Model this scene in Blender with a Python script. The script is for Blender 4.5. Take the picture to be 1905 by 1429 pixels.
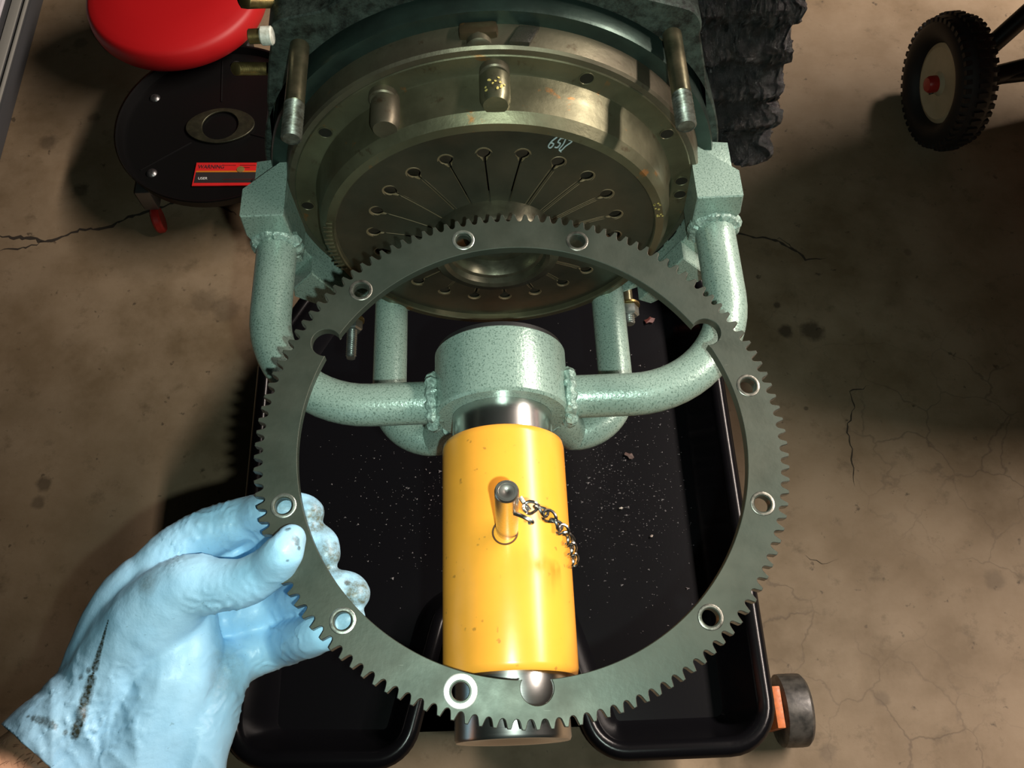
import bpy, bmesh, math, random
from mathutils import Vector, Matrix, noise
random.seed(7)
PI = math.pi
S = bpy.context.scene
for o in list(bpy.data.objects): bpy.data.objects.remove(o)

# ------------------------------------------------------------------ camera
FPX, CX, CY = 1640.0, 952.5, 714.5
pitch = math.radians(64.4); roll = -math.atan(140/3414.)
H = 1.12
CAM = Vector((0, 0, H))
FW = Vector((0, math.cos(pitch), -math.sin(pitch)))
_R = Vector((1, 0, 0)); _U = Vector((0, math.sin(pitch), math.cos(pitch)))
RT = math.cos(roll)*_R + math.sin(roll)*_U
UP = -math.sin(roll)*_R + math.cos(roll)*_U
cd = bpy.data.cameras.new('camera'); cam = bpy.data.objects.new('camera', cd)
S.collection.objects.link(cam)
cd.sensor_width = 36; cd.lens = 36*FPX/1905; cd.clip_start = .01; cd.clip_end = 50
cam.matrix_world = Matrix(((RT.x, UP.x, -FW.x, CAM.x), (RT.y, UP.y, -FW.y, CAM.y), (RT.z, UP.z, -FW.z, CAM.z), (0, 0, 0, 1)))
S.camera = cam

# ------------------------------------------------------------------ world, lamps, exposure
w = bpy.data.worlds.new('world'); S.world = w; w.use_nodes = True
w.node_tree.nodes['Background'].inputs[0].default_value = (.75, .9, .72, 1)
w.node_tree.nodes['Background'].inputs[1].default_value = .007
S.view_settings.view_transform = 'Standard'; S.view_settings.look = 'None'
S.view_settings.gamma = 1; S.view_settings.exposure = 0; S.view_settings.use_curve_mapping = False
def area(name, loc, target, sx, sy, power, col):
    l = bpy.data.lights.new(name, 'AREA'); l.shape = 'RECTANGLE'; l.size = sx; l.size_y = sy; l.energy = power; l.color = col
    o = bpy.data.objects.new(name, l); S.collection.objects.link(o); o.location = loc
    o.rotation_euler = (Vector(target)-Vector(loc)).to_track_quat('-Z', 'Y').to_euler(); return o
# phone flash beside the lens
fl = bpy.data.lights.new('phone_flash', 'SPOT'); fl.energy = 11.5; fl.color = (.83, 1, .90); fl.shadow_soft_size = .004
fl.spot_size = math.radians(82); fl.spot_blend = 1.0
fo = bpy.data.objects.new('phone_flash', fl); S.collection.objects.link(fo)
fo.matrix_world = Matrix.Translation(RT*.024 - UP*.014) @ cam.matrix_world
# long fluorescent shop light hung to the right
area('shop_light', (1.15, .85, 1.52), (1.15, .85, 0), .15, 1.7, 84, (1, .85, .75))

# ------------------------------------------------------------------ helpers
def at(px, py, depth):
    return CAM + depth*(FW + RT*((px-CX)/FPX) - UP*((py-CY)/FPX))
def link(name, me, mat, parent=None, mw=None):
    if mat is not None and not me.materials:
        for m in (mat if isinstance(mat, (list, tuple)) else [mat]): me.materials.append(m)
    o = bpy.data.objects.new(name, me); S.collection.objects.link(o)
    if parent is not None: o.parent = parent
    if mw is not None:
        o.matrix_world = mw
    return o
def bm_done(bm, smooth=True, ang=35, recalc=True):
    if recalc: bmesh.ops.recalc_face_normals(bm, faces=bm.faces)
    me = bpy.data.meshes.new('mesh'); bm.to_mesh(me); bm.free()
    if smooth:
        for p in me.polygons: p.use_smooth = True
        try: me.set_sharp_from_angle(angle=math.radians(ang))
        except Exception: pass
    return me
def obj(name, bm, mat, parent=None, smooth=True, ang=35):
    return link(name, bm_done(bm, smooth, ang), mat, parent)
def thing(name, label, cat, loc=(0, 0, 0), group=None):
    o = bpy.data.objects.new(name, None); S.collection.objects.link(o)
    o.empty_display_size = .02
    o['label'] = label; o['category'] = cat
    if group: o['group'] = group
    return o
def tag(o, label, cat, group=None):
    o['label'] = label; o['category'] = cat
    if group: o['group'] = group
    return o
def box(bm, x0, x1, y0, y1, z0, z1, bev=0):
    v = [bm.verts.new((x, y, z)) for x in (x0, x1) for y in (y0, y1) for z in (z0, z1)]
    fs = [bm.faces.new([v[i] for i in q]) for q in ((0, 1, 3, 2), (4, 6, 7, 5), (0, 4, 5, 1), (2, 3, 7, 6), (0, 2, 6, 4), (1, 5, 7, 3))]
    if bev:
        es = list({e for f in fs for e in f.edges})
        bmesh.ops.bevel(bm, geom=es, offset=bev, segments=2, affect='EDGES', profile=.6)
def frame(d):
    d = Vector(d).normalized(); a = Vector((0, 0, 1)) if abs(d.z) < .9 else Vector((1, 0, 0))
    u = d.cross(a).normalized(); return u, d.cross(u).normalized()
def lathe(bm, origin, axis, prof, seg=64, a0=0, a1=2*PI, cap=False, closed=False):
    """prof: list of (r, t) along axis"""
    u, v = frame(Vector(axis)); ax = Vector(axis).normalized(); origin = Vector(origin)
    full = abs(a1-a0-2*PI) < 1e-6; n = seg if full else seg+1
    rings = []
    for r, t in prof:
        if r < 1e-7: rings.append([bm.verts.new(origin+ax*t)]); continue
        rings.append([bm.verts.new(origin+ax*t+(u*math.cos(a0+(a1-a0)*i/seg)+v*math.sin(a0+(a1-a0)*i/seg))*r) for i in range(n)])
    pairs = list(zip(rings[:-1], rings[1:]))
    if closed: pairs.append((rings[-1], rings[0]))
    for A, B in pairs:
        for i in range(seg):
            j = (i+1) % n if full else i+1
            if len(A) == 1 and len(B) == 1: continue
            if len(A) == 1: bm.faces.new((A[0], B[i], B[j]))
            elif len(B) == 1: bm.faces.new((A[i], B[0], A[j]))
            else: bm.faces.new((A[i], B[i], B[j], A[j]))
    if cap:
        for A in (rings[0], rings[-1]):
            if len(A) > 2: bm.faces.new(A)
def cyl(bm, p0, p1, r, seg=24, bev=0, r1=None):
    p0 = Vector(p0); p1 = Vector(p1); L = (p1-p0).length; r1 = r if r1 is None else r1
    pr = [(0, 0), (r-bev, 0), (r, bev), (r1, L-bev), (r1-bev, L), (0, L)] if bev else [(0, 0), (r, 0), (r1, L), (0, L)]
    lathe(bm, p0, p1-p0, pr, seg)
def crom(pts, n=8):
    P = [Vector(p) for p in pts]; out = []
    for i in range(len(P)-1):
        p0 = P[max(i-1, 0)]; p1 = P[i]; p2 = P[i+1]; p3 = P[min(i+2, len(P)-1)]
        for k in range(n):
            t = k/n
            out.append(.5*((2*p1)+(p2-p0)*t+(2*p0-5*p1+4*p2-p3)*t*t+(3*p1-p0-3*p2+p3)*t**3))
    out.append(P[-1]); return out
def tube(bm, pts, rad, seg=16, caps=True, dome=False, closed=False):
    n = len(pts); pts = [Vector(p) for p in pts]
    rad = rad if isinstance(rad, (list, tuple)) else [rad]*n
    if dome:
        d0 = (pts[0]-pts[1]).normalized(); d1 = (pts[-1]-pts[-2]).normalized(); A = []; B = []
        for k in range(5, 0, -1):
            a = PI/2*k/5.3; A.append((pts[0]+d0*rad[0]*math.sin(a), rad[0]*math.cos(a)))
        for k in range(1, 6):
            a = PI/2*k/5.3; B.append((pts[-1]+d1*rad[-1]*math.sin(a), rad[-1]*math.cos(a)))
        pts = [a[0] for a in A]+pts+[b[0] for b in B]; rad = [a[1] for a in A]+list(rad)+[b[1] for b in B]; n = len(pts)
    rings = []; u = None
    for i in range(n):
        if closed: d = pts[(i+1) % n]-pts[i-1]
        else: d = pts[min(i+1, n-1)]-pts[max(i-1, 0)]
        d.normalize()
        if u is None: u, _ = frame(d)
        u = (u-d*u.dot(d)).normalized(); v = d.cross(u)
        rings.append([bm.verts.new(pts[i]+(u*math.cos(2*PI*k/seg)+v*math.sin(2*PI*k/seg))*rad[i]) for k in range(seg)])
    m = n if closed else n-1
    for i in range(m):
        A = rings[i]; B = rings[(i+1) % n]
        for k in range(seg):
            j = (k+1) % seg; bm.faces.new((A[k], A[j], B[j], B[k]))
    if caps and not closed: bm.faces.new(rings[0]); bm.faces.new(rings[-1])
def plate_mesh(loops, thick, bev=0.0, mat=None):
    """2-D filled curve with holes, extruded; returns mesh in local XY, centred on z=0"""
    c = bpy.data.curves.new('c', 'CURVE'); c.dimensions = '2D'; c.fill_mode = 'BOTH'
    for L in loops:
        s = c.splines.new('POLY'); s.points.add(len(L)-1); s.use_cyclic_u = True
        for i, p in enumerate(L): s.points[i].co = (p[0], p[1], 0, 1)
    c.extrude = thick/2-bev; c.bevel_depth = bev; c.bevel_resolution = 0
    if bev: c.offset = -bev
    o = bpy.data.objects.new('tmp', c); S.collection.objects.link(o)
    dg = bpy.context.evaluated_depsgraph_get(); dg.update()
    me = bpy.data.meshes.new_from_object(o.evaluated_get(dg))
    bpy.data.objects.remove(o); bpy.data.curves.remove(c)
    me.materials.clear()
    bm = bmesh.new(); bm.from_mesh(me); bmesh.ops.remove_doubles(bm, verts=bm.verts, dist=1e-6); bpy.data.meshes.remove(me)
    return bm
def circ(x, y, r, n=24, a0=0): return [(x+r*math.cos(a0+2*PI*i/n), y+r*math.sin(a0+2*PI*i/n)) for i in range(n)]
def xz_plate(loops, y0, y1, bev=0.0):
    """plate lying in the XZ plane, from y0 (front) to y1"""
    bm = plate_mesh(loops, y1-y0, bev)
    for v in bm.verts: x, y, z = v.co; v.co = (x, (y0+y1)/2-z, y)
    return bm
def thread(bm, p0, p1, r, pitch_=.0012, seg=20, depth=.0006):
    p0 = Vector(p0); p1 = Vector(p1); L = (p1-p0).length; pr = [(0, 0), (r-.0006, 0)]; t = .0004
    while t < L-.0004:
        pr += [(r, t), (r-depth, t+pitch_*.5)]; t += pitch_
    pr += [(r-.0008, L), (0, L)]
    lathe(bm, p0, p1-p0, pr, seg)

# ------------------------------------------------------------------ materials
class NT:
    def __init__(s, name):
        s.m = bpy.data.materials.new(name); s.m.use_nodes = True; s.t = s.m.node_tree; s.n = s.t.nodes; s.b = s.n['Principled BSDF']
        s.tc = s.n.new('ShaderNodeTexCoord')
    def l(s, a, b): s.t.links.new(a, b)
    def set(s, **k):
        for a, v in k.items():
            i = s.b.inputs[a.replace('_', ' ')]; i.default_value = v if not (isinstance(v, tuple) and len(v) == 3) else (*v, 1)
        return s
    def mapping(s, scale=(1, 1, 1), coord='Object'):
        m = s.n.new('ShaderNodeMapping'); m.inputs['Scale'].default_value = scale; s.l(s.tc.outputs[coord], m.inputs[0]); return m.outputs[0]
    def noise(s, scale, detail=4, rough=.55, vec=None, dist=0):
        x = s.n.new('ShaderNodeTexNoise'); x.inputs['Scale'].default_value = scale; x.inputs['Detail'].default_value = detail
        x.inputs['Roughness'].default_value = rough; x.inputs['Distortion'].default_value = dist
        s.l(vec if vec is not None else s.tc.outputs['Object'], x.inputs['Vector']); return x.outputs['Fac']
    def vor(s, scale, feature='F1', vec=None, rnd=1):
        x = s.n.new('ShaderNodeTexVoronoi'); x.feature = feature; x.inputs['Scale'].default_value = scale; x.inputs['Randomness'].default_value = rnd
        s.l(vec if vec is not None else s.tc.outputs['Object'], x.inputs['Vector']); return x.outputs['Distance']
    def ramp(s, fac, stops, interp='LINEAR'):
        r = s.n.new('ShaderNodeValToRGB'); r.color_ramp.interpolation = interp; e = r.color_ramp.elements
        while len(e) < len(stops): e.new(.5)
        for i, (p, c) in enumerate(stops):
            e[i].position = p; e[i].color = (*c, 1) if isinstance(c, tuple) else (c, c, c, 1)
        s.l(fac, r.inputs[0]); return r.outputs[0]
    def mix(s, fac, a, b, mode='MIX'):
        x = s.n.new('ShaderNodeMix'); x.data_type = 'RGBA'; x.blend_type = mode
        for v, i in ((fac, 0), (a, 6), (b, 7)):
            if isinstance(v, (int, float)): x.inputs[i].default_value = v
            elif isinstance(v, tuple): x.inputs[i].default_value = (*v, 1)
            else: s.l(v, x.inputs[i])
        return x.outputs[2]
    def math(s, op, a, b=0.0):
        x = s.n.new('ShaderNodeMath'); x.operation = op
        for v, i in ((a, 0), (b, 1)):
            if isinstance(v, (int, float)): x.inputs[i].default_value = v
            else: s.l(v, x.inputs[i])
        return x.outputs[0]
    def blob(s, p, r, soft=.4, nz=None, amt=.5):
        """mask 1 inside radius r of object-space point p"""
        d = s.n.new('ShaderNodeVectorMath'); d.operation = 'DISTANCE'; d.inputs[1].default_value = p; s.l(s.tc.outputs['Object'], d.inputs[0])
        v = s.math('DIVIDE', d.outputs['Value'], r)
        if nz is not None: v = s.math('ADD', v, s.math('MULTIPLY', s.math('SUBTRACT', nz, .5), amt*2))
        x = s.n.new('ShaderNodeMapRange'); x.inputs['From Min'].default_value = 1-soft; x.inputs['From Max'].default_value = 1+soft
        x.inputs['To Min'].default_value = 1; x.inputs['To Max'].default_value = 0; s.l(v, x.inputs[0]); return x.outputs[0]
    def col(s, c): s.l(c, s.b.inputs['Base Color']); return s
    def rough(s, c): s.l(c, s.b.inputs['Roughness']); return s
    def bump(s, h, strength=.3, dist=.001):
        b = s.n.new('ShaderNodeBump'); b.inputs['Strength'].default_value = strength; b.inputs['Distance'].default_value = dist
        s.l(h, b.inputs['Height']); s.l(b.outputs[0], s.b.inputs['Normal']); return s

def simple(name, col, rough=.5, metal=0, **k):
    n = NT(name); n.set(Base_Color=col, Roughness=rough, Metallic=metal, **k); return n.m
def worn(name, c0, c1, rough=.5, metal=0, scale=40, bump=.2, bs=300, bd=.0005, spec=.5):
    n = NT(name); n.set(Metallic=metal, Specular_IOR_Level=spec); n.col(n.mix(n.ramp(n.noise(scale, 6), [(.35, 0.), (.65, 1.)]), c0, c1))
    n.rough(n.ramp(n.noise(scale*1.7, 4), [(.3, rough*.8), (.7, min(1, rough*1.2))])); n.bump(n.noise(bs, 3), bump, bd); return n.m

# hammer-finish green paint
n = NT('hammertone_green'); v = n.mapping((1, 1, .6))
sp = n.ramp(n.noise(1000, 2, .5, v), [(.33, 0.), (.47, 1.)])
n.col(n.mix(sp, (.12, .19, .155), (.285, .395, .34))); n.set(Roughness=.33, Metallic=.25); n.bump(n.noise(520, 2), .35, .0007); M_HAM = n.m
# yellow enamel
n = NT('yellow_enamel'); g = n.ramp(n.noise(55, 5), [(.40, 0.), (.75, .35)])
c = n.mix(g, (.95, .40, .045), (.75, .33, .04)); d = n.ramp(n.noise(210, 2, .4), [(.70, 0.), (.76, .55)])
n.col(n.mix(d, c, (.25, .12, .03))); n.set(Roughness=.27); n.bump(n.noise(60, 2), .1, .0008); M_YEL = n.m
# turned steel
def steel(name, col=(.62, .62, .60), rough=.25, axis=(1, 900, 1)):
    n = NT(name); n.set(Base_Color=col, Metallic=1.0); g = n.noise(3, 3, .6, n.mapping(axis))
    n.rough(n.ramp(g, [(.3, rough*.93), (.7, rough*1.08)])); n.bump(g, .015, .0003); return n.m
M_STEEL = steel('turned_steel')
M_PIN = steel('pin_steel', (.70, .66, .60), .28, (1, 1, 700))
M_ZINC = worn('zinc_plate', (.42, .46, .44), (.30, .33, .30), .35, .9, 120)
M_BRASS = worn('yellow_zinc_passivate', (.32, .24, .09), (.20, .14, .06), .4, .9, 90)
M_THREAD = worn('dirty_thread', (.22, .24, .21), (.09, .09, .07), .42, .8, 200)
M_STUD = worn('oily_stud', (.24, .21, .13), (.10, .10, .06), .35, .85, 60)
M_BLACK = simple('black_rubber', (.012, .012, .012), .5)
n = NT('black_plastic'); n.set(Base_Color=(.004, .004, .005), Roughness=.22, Specular_IOR_Level=.28); n.bump(n.noise(260, 2), .06, .0004); M_TRAY = n.m
n = NT('black_paint'); n.set(Base_Color=(.004, .004, .004), Roughness=.45, Specular_IOR_Level=.25); M_BPAINT = n.m
# clutch metal: olive cadmium with rust and dark oil
def clutchmat(name, a, b, rust=.62, metal=.75, rough=.42):
    n = NT(name); n.set(Metallic=metal)
    c = n.mix(n.ramp(n.noise(18, 6, .6), [(.35, 0.), (.68, 1.)]), a, b)
    c = n.mix(n.ramp(n.noise(75, 5, .7), [(.60, 0.), (.74, .8)]), c, (.055, .028, .012))
    c = n.mix(n.ramp(n.noise(48, 5, .65, dist=.4), [(rust, 0.), (rust+.06, .8)]), c, (.30, .13, .035))
    n.col(c); n.rough(n.ramp(n.noise(35, 4), [(.3, rough*.75), (.7, rough*1.3)])); n.bump(n.noise(240, 4), .22, .0006); return n.m
M_COVER = clutchmat('clutch_cover_steel', (.165, .160, .098), (.095, .092, .056))
M_FLY = clutchmat('flywheel_steel', (.16, .15, .10), (.10, .085, .06), .70)
M_TEAL = worn('flywheel_edge', (.045, .075, .062), (.03, .045, .038), .38, .7, 30)
n = NT('spring_steel'); n.set(Metallic=.75)
c = n.mix(n.ramp(n.noise(22, 6, .6), [(.35, 0.), (.65, 1.)]), (.060, .064, .046), (.10, .092, .064)); n.col(c)
n.rough(n.ramp(n.noise(40, 4), [(.3, .3), (.7, .5)])); n.bump(n.noise(300, 3), .15, .0005); M_SPR = n.m
M_SLOT = clutchmat('keyhole_rust', (.22, .16, .09), (.14, .11, .06), .72, .3, .55)
M_HUB = worn('bearing_ring', (.17, .17, .12), (.09, .085, .06), .32, .85, 40)
M_HUBC = worn('hub_bore_metal', (.55, .62, .62), (.25, .28, .27), .35, .9, 160, .5)
# crankcase
n = NT('flange_alloy'); c = n.mix(n.ramp(n.noise(95, 8, .8), [(.40, 0.), (.60, 1.)]), (.008, .011, .009), (.055, .078, .065))
n.col(c); n.set(Metallic=.3, Roughness=.55); n.bump(n.noise(170, 5), .6, .001); M_FLANGE = n.m
n = NT('dirty_crankcase'); c = n.mix(n.ramp(n.noise(20, 6, .6), [(.35, 0.), (.7, 1.)]), (.010, .011, .008), (.030, .030, .020))
n.col(c); n.set(Metallic=.2, Roughness=.45); n.bump(n.noise(120, 5), .6, .0015); M_CASE = n.m
n = NT('greasy_sludge'); n.set(Metallic=0, Roughness=.16, Specular_IOR_Level=.5)
n.col(n.mix(n.ramp(n.noise(160, 4), [(.42, 0.), (.68, 1.)]), (.003, .004, .004), (.014, .012, .013)))
n.bump(n.noise(380, 4, .8), .8, .004); M_SLUDGE = n.m
# ring gear
n = NT('ring_gear_steel'); n.set(Metallic=.55)
c = n.mix(n.ramp(n.noise(14, 5, .6), [(.35, 0.), (.7, 1.)]), (.040, .053, .041), (.060, .066, .050))
v2 = n.mapping((1, 18, 1)); sc = n.ramp(n.noise(60, 1, .3, v2), [(.80, 0.), (.82, .22)])
n.col(n.mix(sc, c, (.4, .42, .36))); n.rough(n.ramp(n.noise(60, 4), [(.3, .40), (.7, .55)])); n.bump(n.noise(420, 3), .12, .0004); M_GEAR = n.m
M_TOOTH = worn('worn_tooth', (.30, .29, .25), (.10, .10, .085), .38, .85, 260)
M_CSINK = worn('bright_bevel', (.55, .58, .52), (.38, .42, .37), .33, .9, 200)
M_CSB = worn('flash_glint_bevel', (.95, .97, .92), (.75, .78, .73), .42, .6, 200)  # paler bevel metal, the flash reflection is put into its colour
# floor
n = NT('garage_concrete')
base = n.mix(n.ramp(n.noise(2.2, 6, .6), [(.35, 0.), (.66, 1.)]), (.165, .118, .066), (.27, .195, .118))
base = n.mix(n.ramp(n.noise(9, 6, .65), [(.38, 0.), (.62, .55)]), base, (.34, .262, .175))
base = n.mix(n.ramp(n.noise(26, 5, .7), [(.57, 0.), (.72, .65)]), base, (.13, .095, .055))
base = n.mix(n.ramp(n.noise(55, 3, .6), [(.66, 0.), (.73, .75)]), base, (.06, .045, .028))
fnz = n.noise(70, 4, .6)
def _fl(px, py):
    r = FW + RT*((px-CX)/FPX) - UP*((py-CY)/FPX); p = CAM + r*(-H/r.z); return (p.x, p.y, 0)
for px, py, r, k in ((1462, 616, .010, .8), (1512, 616, .015, .75), (1446, 568, .005, .7), (82, 900, .010, .6), (70, 935, .009, .5), (1500, 760, .003, .6), (1640, 1300, .008, .3), (1540, 1400, .010, .3), (150, 80, .012, .4), (175, 218, .010, .5),
                     (90, 265, .014, .5), (148, 355, .012, .55), (420, 575, .02, .35), (380, 560, .02, .3), (1690, 470, .006, .4), (1850, 1080, .012, .3)):
    base = n.mix(n.math('MULTIPLY', n.blob(_fl(px, py), r, .3, fnz, .7), k), base, (.045, .032, .02))
mm = n.n.new('ShaderNodeVectorMath'); mm.operation = 'ADD'; nz = n.n.new('ShaderNodeTexNoise'); nz.inputs['Scale'].default_value = 22; nz.inputs['Detail'].default_value = 4
n.l(n.tc.outputs['Object'], nz.inputs['Vector']); sc_ = n.n.new('ShaderNodeVectorMath'); sc_.operation = 'SCALE'; sc_.inputs['Scale'].default_value = .05
n.l(nz.outputs['Color'], sc_.inputs[0]); n.l(n.tc.outputs['Object'], mm.inputs[0]); n.l(sc_.outputs[0], mm.inputs[1])
cr = n.ramp(n.vor(13, 'DISTANCE_TO_EDGE', mm.outputs[0]), [(.0, 1.), (.022, 0.)])
cm = n.ramp(n.noise(3.5, 3), [(.44, 0.), (.60, .5)])
cr = n.math('MULTIPLY', n.math('MULTIPLY', cr, cm), n.blob((.62, .25, 0), .42, .3))
n.col(n.mix(cr, base, (.07, .05, .035))); n.set(Roughness=.62, Specular_IOR_Level=.35)
n.bump(n.math('SUBTRACT', n.noise(60, 6, .7), n.math('MULTIPLY', cr, .8)), .25, .0015); M_FLOOR = n.m
M_CRACK = simple('crack_dark', (.035, .026, .018), .9)
M_RED = simple('red_vinyl', (.50, .007, .010), .5)
M_REDP = simple('red_plastic', (.40, .02, .015), .4)
M_DRED = simple('dark_red_enamel', (.16, .012, .006), .35)
n = NT('tyre_rubber'); n.set(Base_Color=(.010, .0095, .009), Roughness=.65); n.bump(n.noise(200, 3), .2, .0006); M_TYRE = n.m
n = NT('cream_hub'); n.col(n.mix(n.noise(60, 4), (.40, .38, .25), (.55, .52, .38))); n.set(Roughness=.5); M_HUBW = n.m
M_ORANGE = worn('orange_paint', (.62, .16, .03), (.45, .12, .03), .5, 0, 200)
M_CASTR = worn('scuffed_black_wheel', (.03, .03, .028), (.10, .095, .085), .38, .2, 90)
M_WHITE = simple('white_panel', (.80, .78, .82), .35)
M_ALU = simple('aluminium_edge', (.62, .62, .56), .35, .5)
M_DGREY = simple('dark_grey_edge', (.06, .062, .066), .5)
M_WPLAS = worn('white_plug', (.75, .78, .70), (.45, .46, .38), .5, 0, 300)

# ------------------------------------------------------------------ floor
bm = bmesh.new(); v = [bm.verts.new(p) for p in ((-4, -3, 0), (4, -3, 0), (4, 5, 0), (-4, 5, 0))]; bm.faces.new(v)
floor = obj('floor', bm, M_FLOOR, smooth=False); floor['kind'] = 'structure'
def crack(pts, wd, lab=None):
    rnd = random.Random(len(pts)*7+int(wd*1e5)); P = []
    for (x0, y0), (x1, y1) in zip(pts[:-1], pts[1:]):
        k = max(2, int(math.hypot(x1-x0, y1-y0)/.006))
        for i in range(k): t = i/k; P.append((x0+(x1-x0)*t+rnd.uniform(-1, 1)*.0022, y0+(y1-y0)*t+rnd.uniform(-1, 1)*.0022))
    P.append(pts[-1]); bm = bmesh.new(); L = []
    for i, p in enumerate(P):
        a = P[max(i-1, 0)]; b = P[min(i+1, len(P)-1)]; d = math.hypot(b[0]-a[0], b[1]-a[1]); nx, ny = -(b[1]-a[1])/d, (b[0]-a[0])/d
        ww = wd*rnd.uniform(.3, 1)*min(1, i/4+.1, (len(P)-1-i)/6+.1)
        L.append((bm.verts.new((p[0]+nx*ww, p[1]+ny*ww, .0006)), bm.verts.new((p[0]-nx*ww, p[1]-ny*ww, .0006))))
    for a, b in zip(L[:-1], L[1:]): bm.faces.new((a[0], b[0], b[1], a[1]))
    obj('crack', bm, M_CRACK, floor, smooth=False)
def fl_(px, py, z=0):
    r = FW + RT*((px-CX)/FPX) - UP*((py-CY)/FPX); p = CAM + r*((z-H)/r.z); return (p.x, p.y)
crack([fl_(*q) for q in ((0, 440), (50, 443), (90, 449), (150, 428), (200, 423), (245, 402), (290, 388), (350, 370), (400, 380), (440, 400))], .0034)
crack([fl_(*q) for q in ((0, 466), (50, 460), (85, 449))], .002)
crack([fl_(*q) for q in ((1355, 430), (1400, 440), (1440, 447), (1480, 466), (1500, 483), (1540, 480))], .0026)
crack([fl_(*q) for q in ((1432, 446), (1450, 444), (1470, 455), (1492, 478))], .0013)
crack([fl_(*q) for q in ((1620, 718), (1582, 728), (1590, 760), (1575, 795), (1585, 830), (1588, 880), (1590, 905))], .0011)
crack([fl_(*q) for q in ((1500, 1035), (1530, 1050), (1560, 1040))], .0011)

# ------------------------------------------------------------------ engine
XA, ZA = -.007, .622
def ax(r, a, y): return Vector((XA+r*math.cos(a), y, ZA+r*math.sin(a)))
def axl(bm, prof, seg=128, a0=0, a1=2*PI, closed=False): # prof (r, y)
    lathe(bm, (XA, 0, ZA), (0, 1, 0), prof, seg, a0, a1, closed=closed)
eng = thing('engine', 'grimy flat engine block with clutch facing the camera, bolted to the green yoke', 'engine')
# crankcase body outline (relative x, z)
def rel(L): return [(XA+x, ZA+z) for x, z in L]
def arc(cx, cz, r, a0, a1, n): return [(cx+r*math.cos(math.radians(a0+(a1-a0)*i/n)), cz+r*math.sin(math.radians(a0+(a1-a0)*i/n))) for i in range(n+1)]
outer = (arc(.108, .1214, .018, -10, 75, 6) + arc(0, 0, .172, 58, 122, 24) + arc(-.1085, .125, .0175, 100, 190, 6)
         + [(-.130, .11), (-.139, .08), (-.147, .04), (-.152, 0), (-.150, -.05), (-.138, -.10)] + arc(-.121, -.122, .018, 170, 290, 6)
         + arc(0, 0, .162, 232, 306, 12) + arc(.104, -.122, .018, 250, 380, 6) + [(.135, -.09), (.148, -.04), (.148, 0), (.143, .05), (.134, .09)])
bore = arc(0, 0, .1565, 0, 358, 90)
obj('flange', xz_plate([rel(outer), rel(bore)], .404, .432, .001), M_FLANGE, eng)
bm = xz_plate([rel([(x*.985, z*.985) for x, z in outer])], .432, .62)
obj('crankcase', bm, M_CASE, eng)
bm = bmesh.new(); axl(bm, [(.1562, .405), (.1562, .4315), (.05, .4315)], 96); obj('housing_bore', bm, M_CASE, eng)
# upper case ribs behind the flange, at the top of the frame
bm = bmesh.new()
for i, (xx, zz, L) in enumerate(((-.12, .157, .07), (-.085, .175, .05), (.06, .178, .06), (.115, .158, .05))):
    cyl(bm, (XA+xx, .436, ZA+zz), (XA+xx, .5, ZA+zz), .013, 20, .002)
box(bm, XA-.16, XA+.14, .47, .62, ZA+.09, ZA+.20, .006)
obj('case_rib', bm, M_CASE, eng)
# greasy cylinder side on the right
def sludge(x0, x1, y0, y1, z0, z1, nx, ny, nz, amp, seed):
    bm = bmesh.new(); bmesh.ops.create_cube(bm, size=1)
    bmesh.ops.subdivide_edges(bm, edges=bm.edges, cuts=64, use_grid_fill=True)
    for v in bm.verts:
        p = v.co; q = Vector((x0+(p.x+.5)*(x1-x0), y0+(p.y+.5)*(y1-y0), z0+(p.z+.5)*(z1-z0)))
        # horizontal ledges of the cylinder baffle
        f = noise.fractal(q*34+Vector((seed, 0, 0)), .62, 2.1, 7); f += .5*noise.noise(q*600)+.3*noise.noise(q*260)
        led = .0035*math.tanh(4*math.sin(q.z*190+1.5*noise.noise(q*9))) + .008*noise.noise(Vector((3, seed, q.z*40)))
        t = max(0, (p.x+.5))
        q.x += (led+amp*f+(ZA+.17-q.z)*.10)*t; q.y += amp*f*.8 - .003*math.sin(q.z*190); q.z += amp*.7*noise.fractal(q*35+Vector((0, 9, 0)), .9, 2, 4)
        if p.x > .3 and q.z < z0+.012: q.x -= (z0+.012-q.z)*.7
        v.co = q
    return bm
obj('cylinder_baffle', sludge(XA+.118, XA+.184, .425, .50, ZA-.022, ZA+.17, 1, 1, 1, .0045, 1.3), M_SLUDGE, eng, smooth=False)
obj('cylinder_baffle', sludge(XA+.11, XA+.160, .435, .54, ZA-.045, ZA+.0, 1, 1, 1, .004, 4.3), M_SLUDGE, eng, smooth=False)
# studs at the top ears
def stud(x, z, y0, y1, yt, r):
    bm = bmesh.new(); cyl(bm, (x, y0, z), (x, yt, z), r, 24, .0004); s_ = obj('stud', bm, M_STUD, eng)
    bm = bmesh.new(); thread(bm, (x, yt, z), (x, y1, z), r*1.04, .0021, 24, .0011); obj('thread', bm, M_THREAD, s_)
    bm = bmesh.new(); lathe(bm, (x, y0-.004, z), (0, 1, 0), [(r, 0), (r+.0022, 0), (r+.0022, .003), (r, .003)], 24, closed=True); obj('washer', bm, M_STUD, s_)
stud(XA-.1085, ZA+.122, .41, .335, .359, .0056)
stud(XA+.109, ZA+.119, .41, .335, .357, .0056)
def nut(x, z, y, r, h, parent):
    bm = bmesh.new(); lathe(bm, (x, y, z), (0, 1, 0), [(0, 0), (r*.82, 0), (r, h*.12), (r, h*.9), (r*.9, h), (0, h)], 6); n_ = obj('nut', bm, M_ZINC, parent, ang=20)
    bm = bmesh.new(); lathe(bm, (x, y+h, z), (0, 1, 0), [(0, 0), (r*1.15, 0), (r*1.15, .0018), (0, .0018)], 32); obj('washer', bm, M_BRASS, parent)
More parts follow.
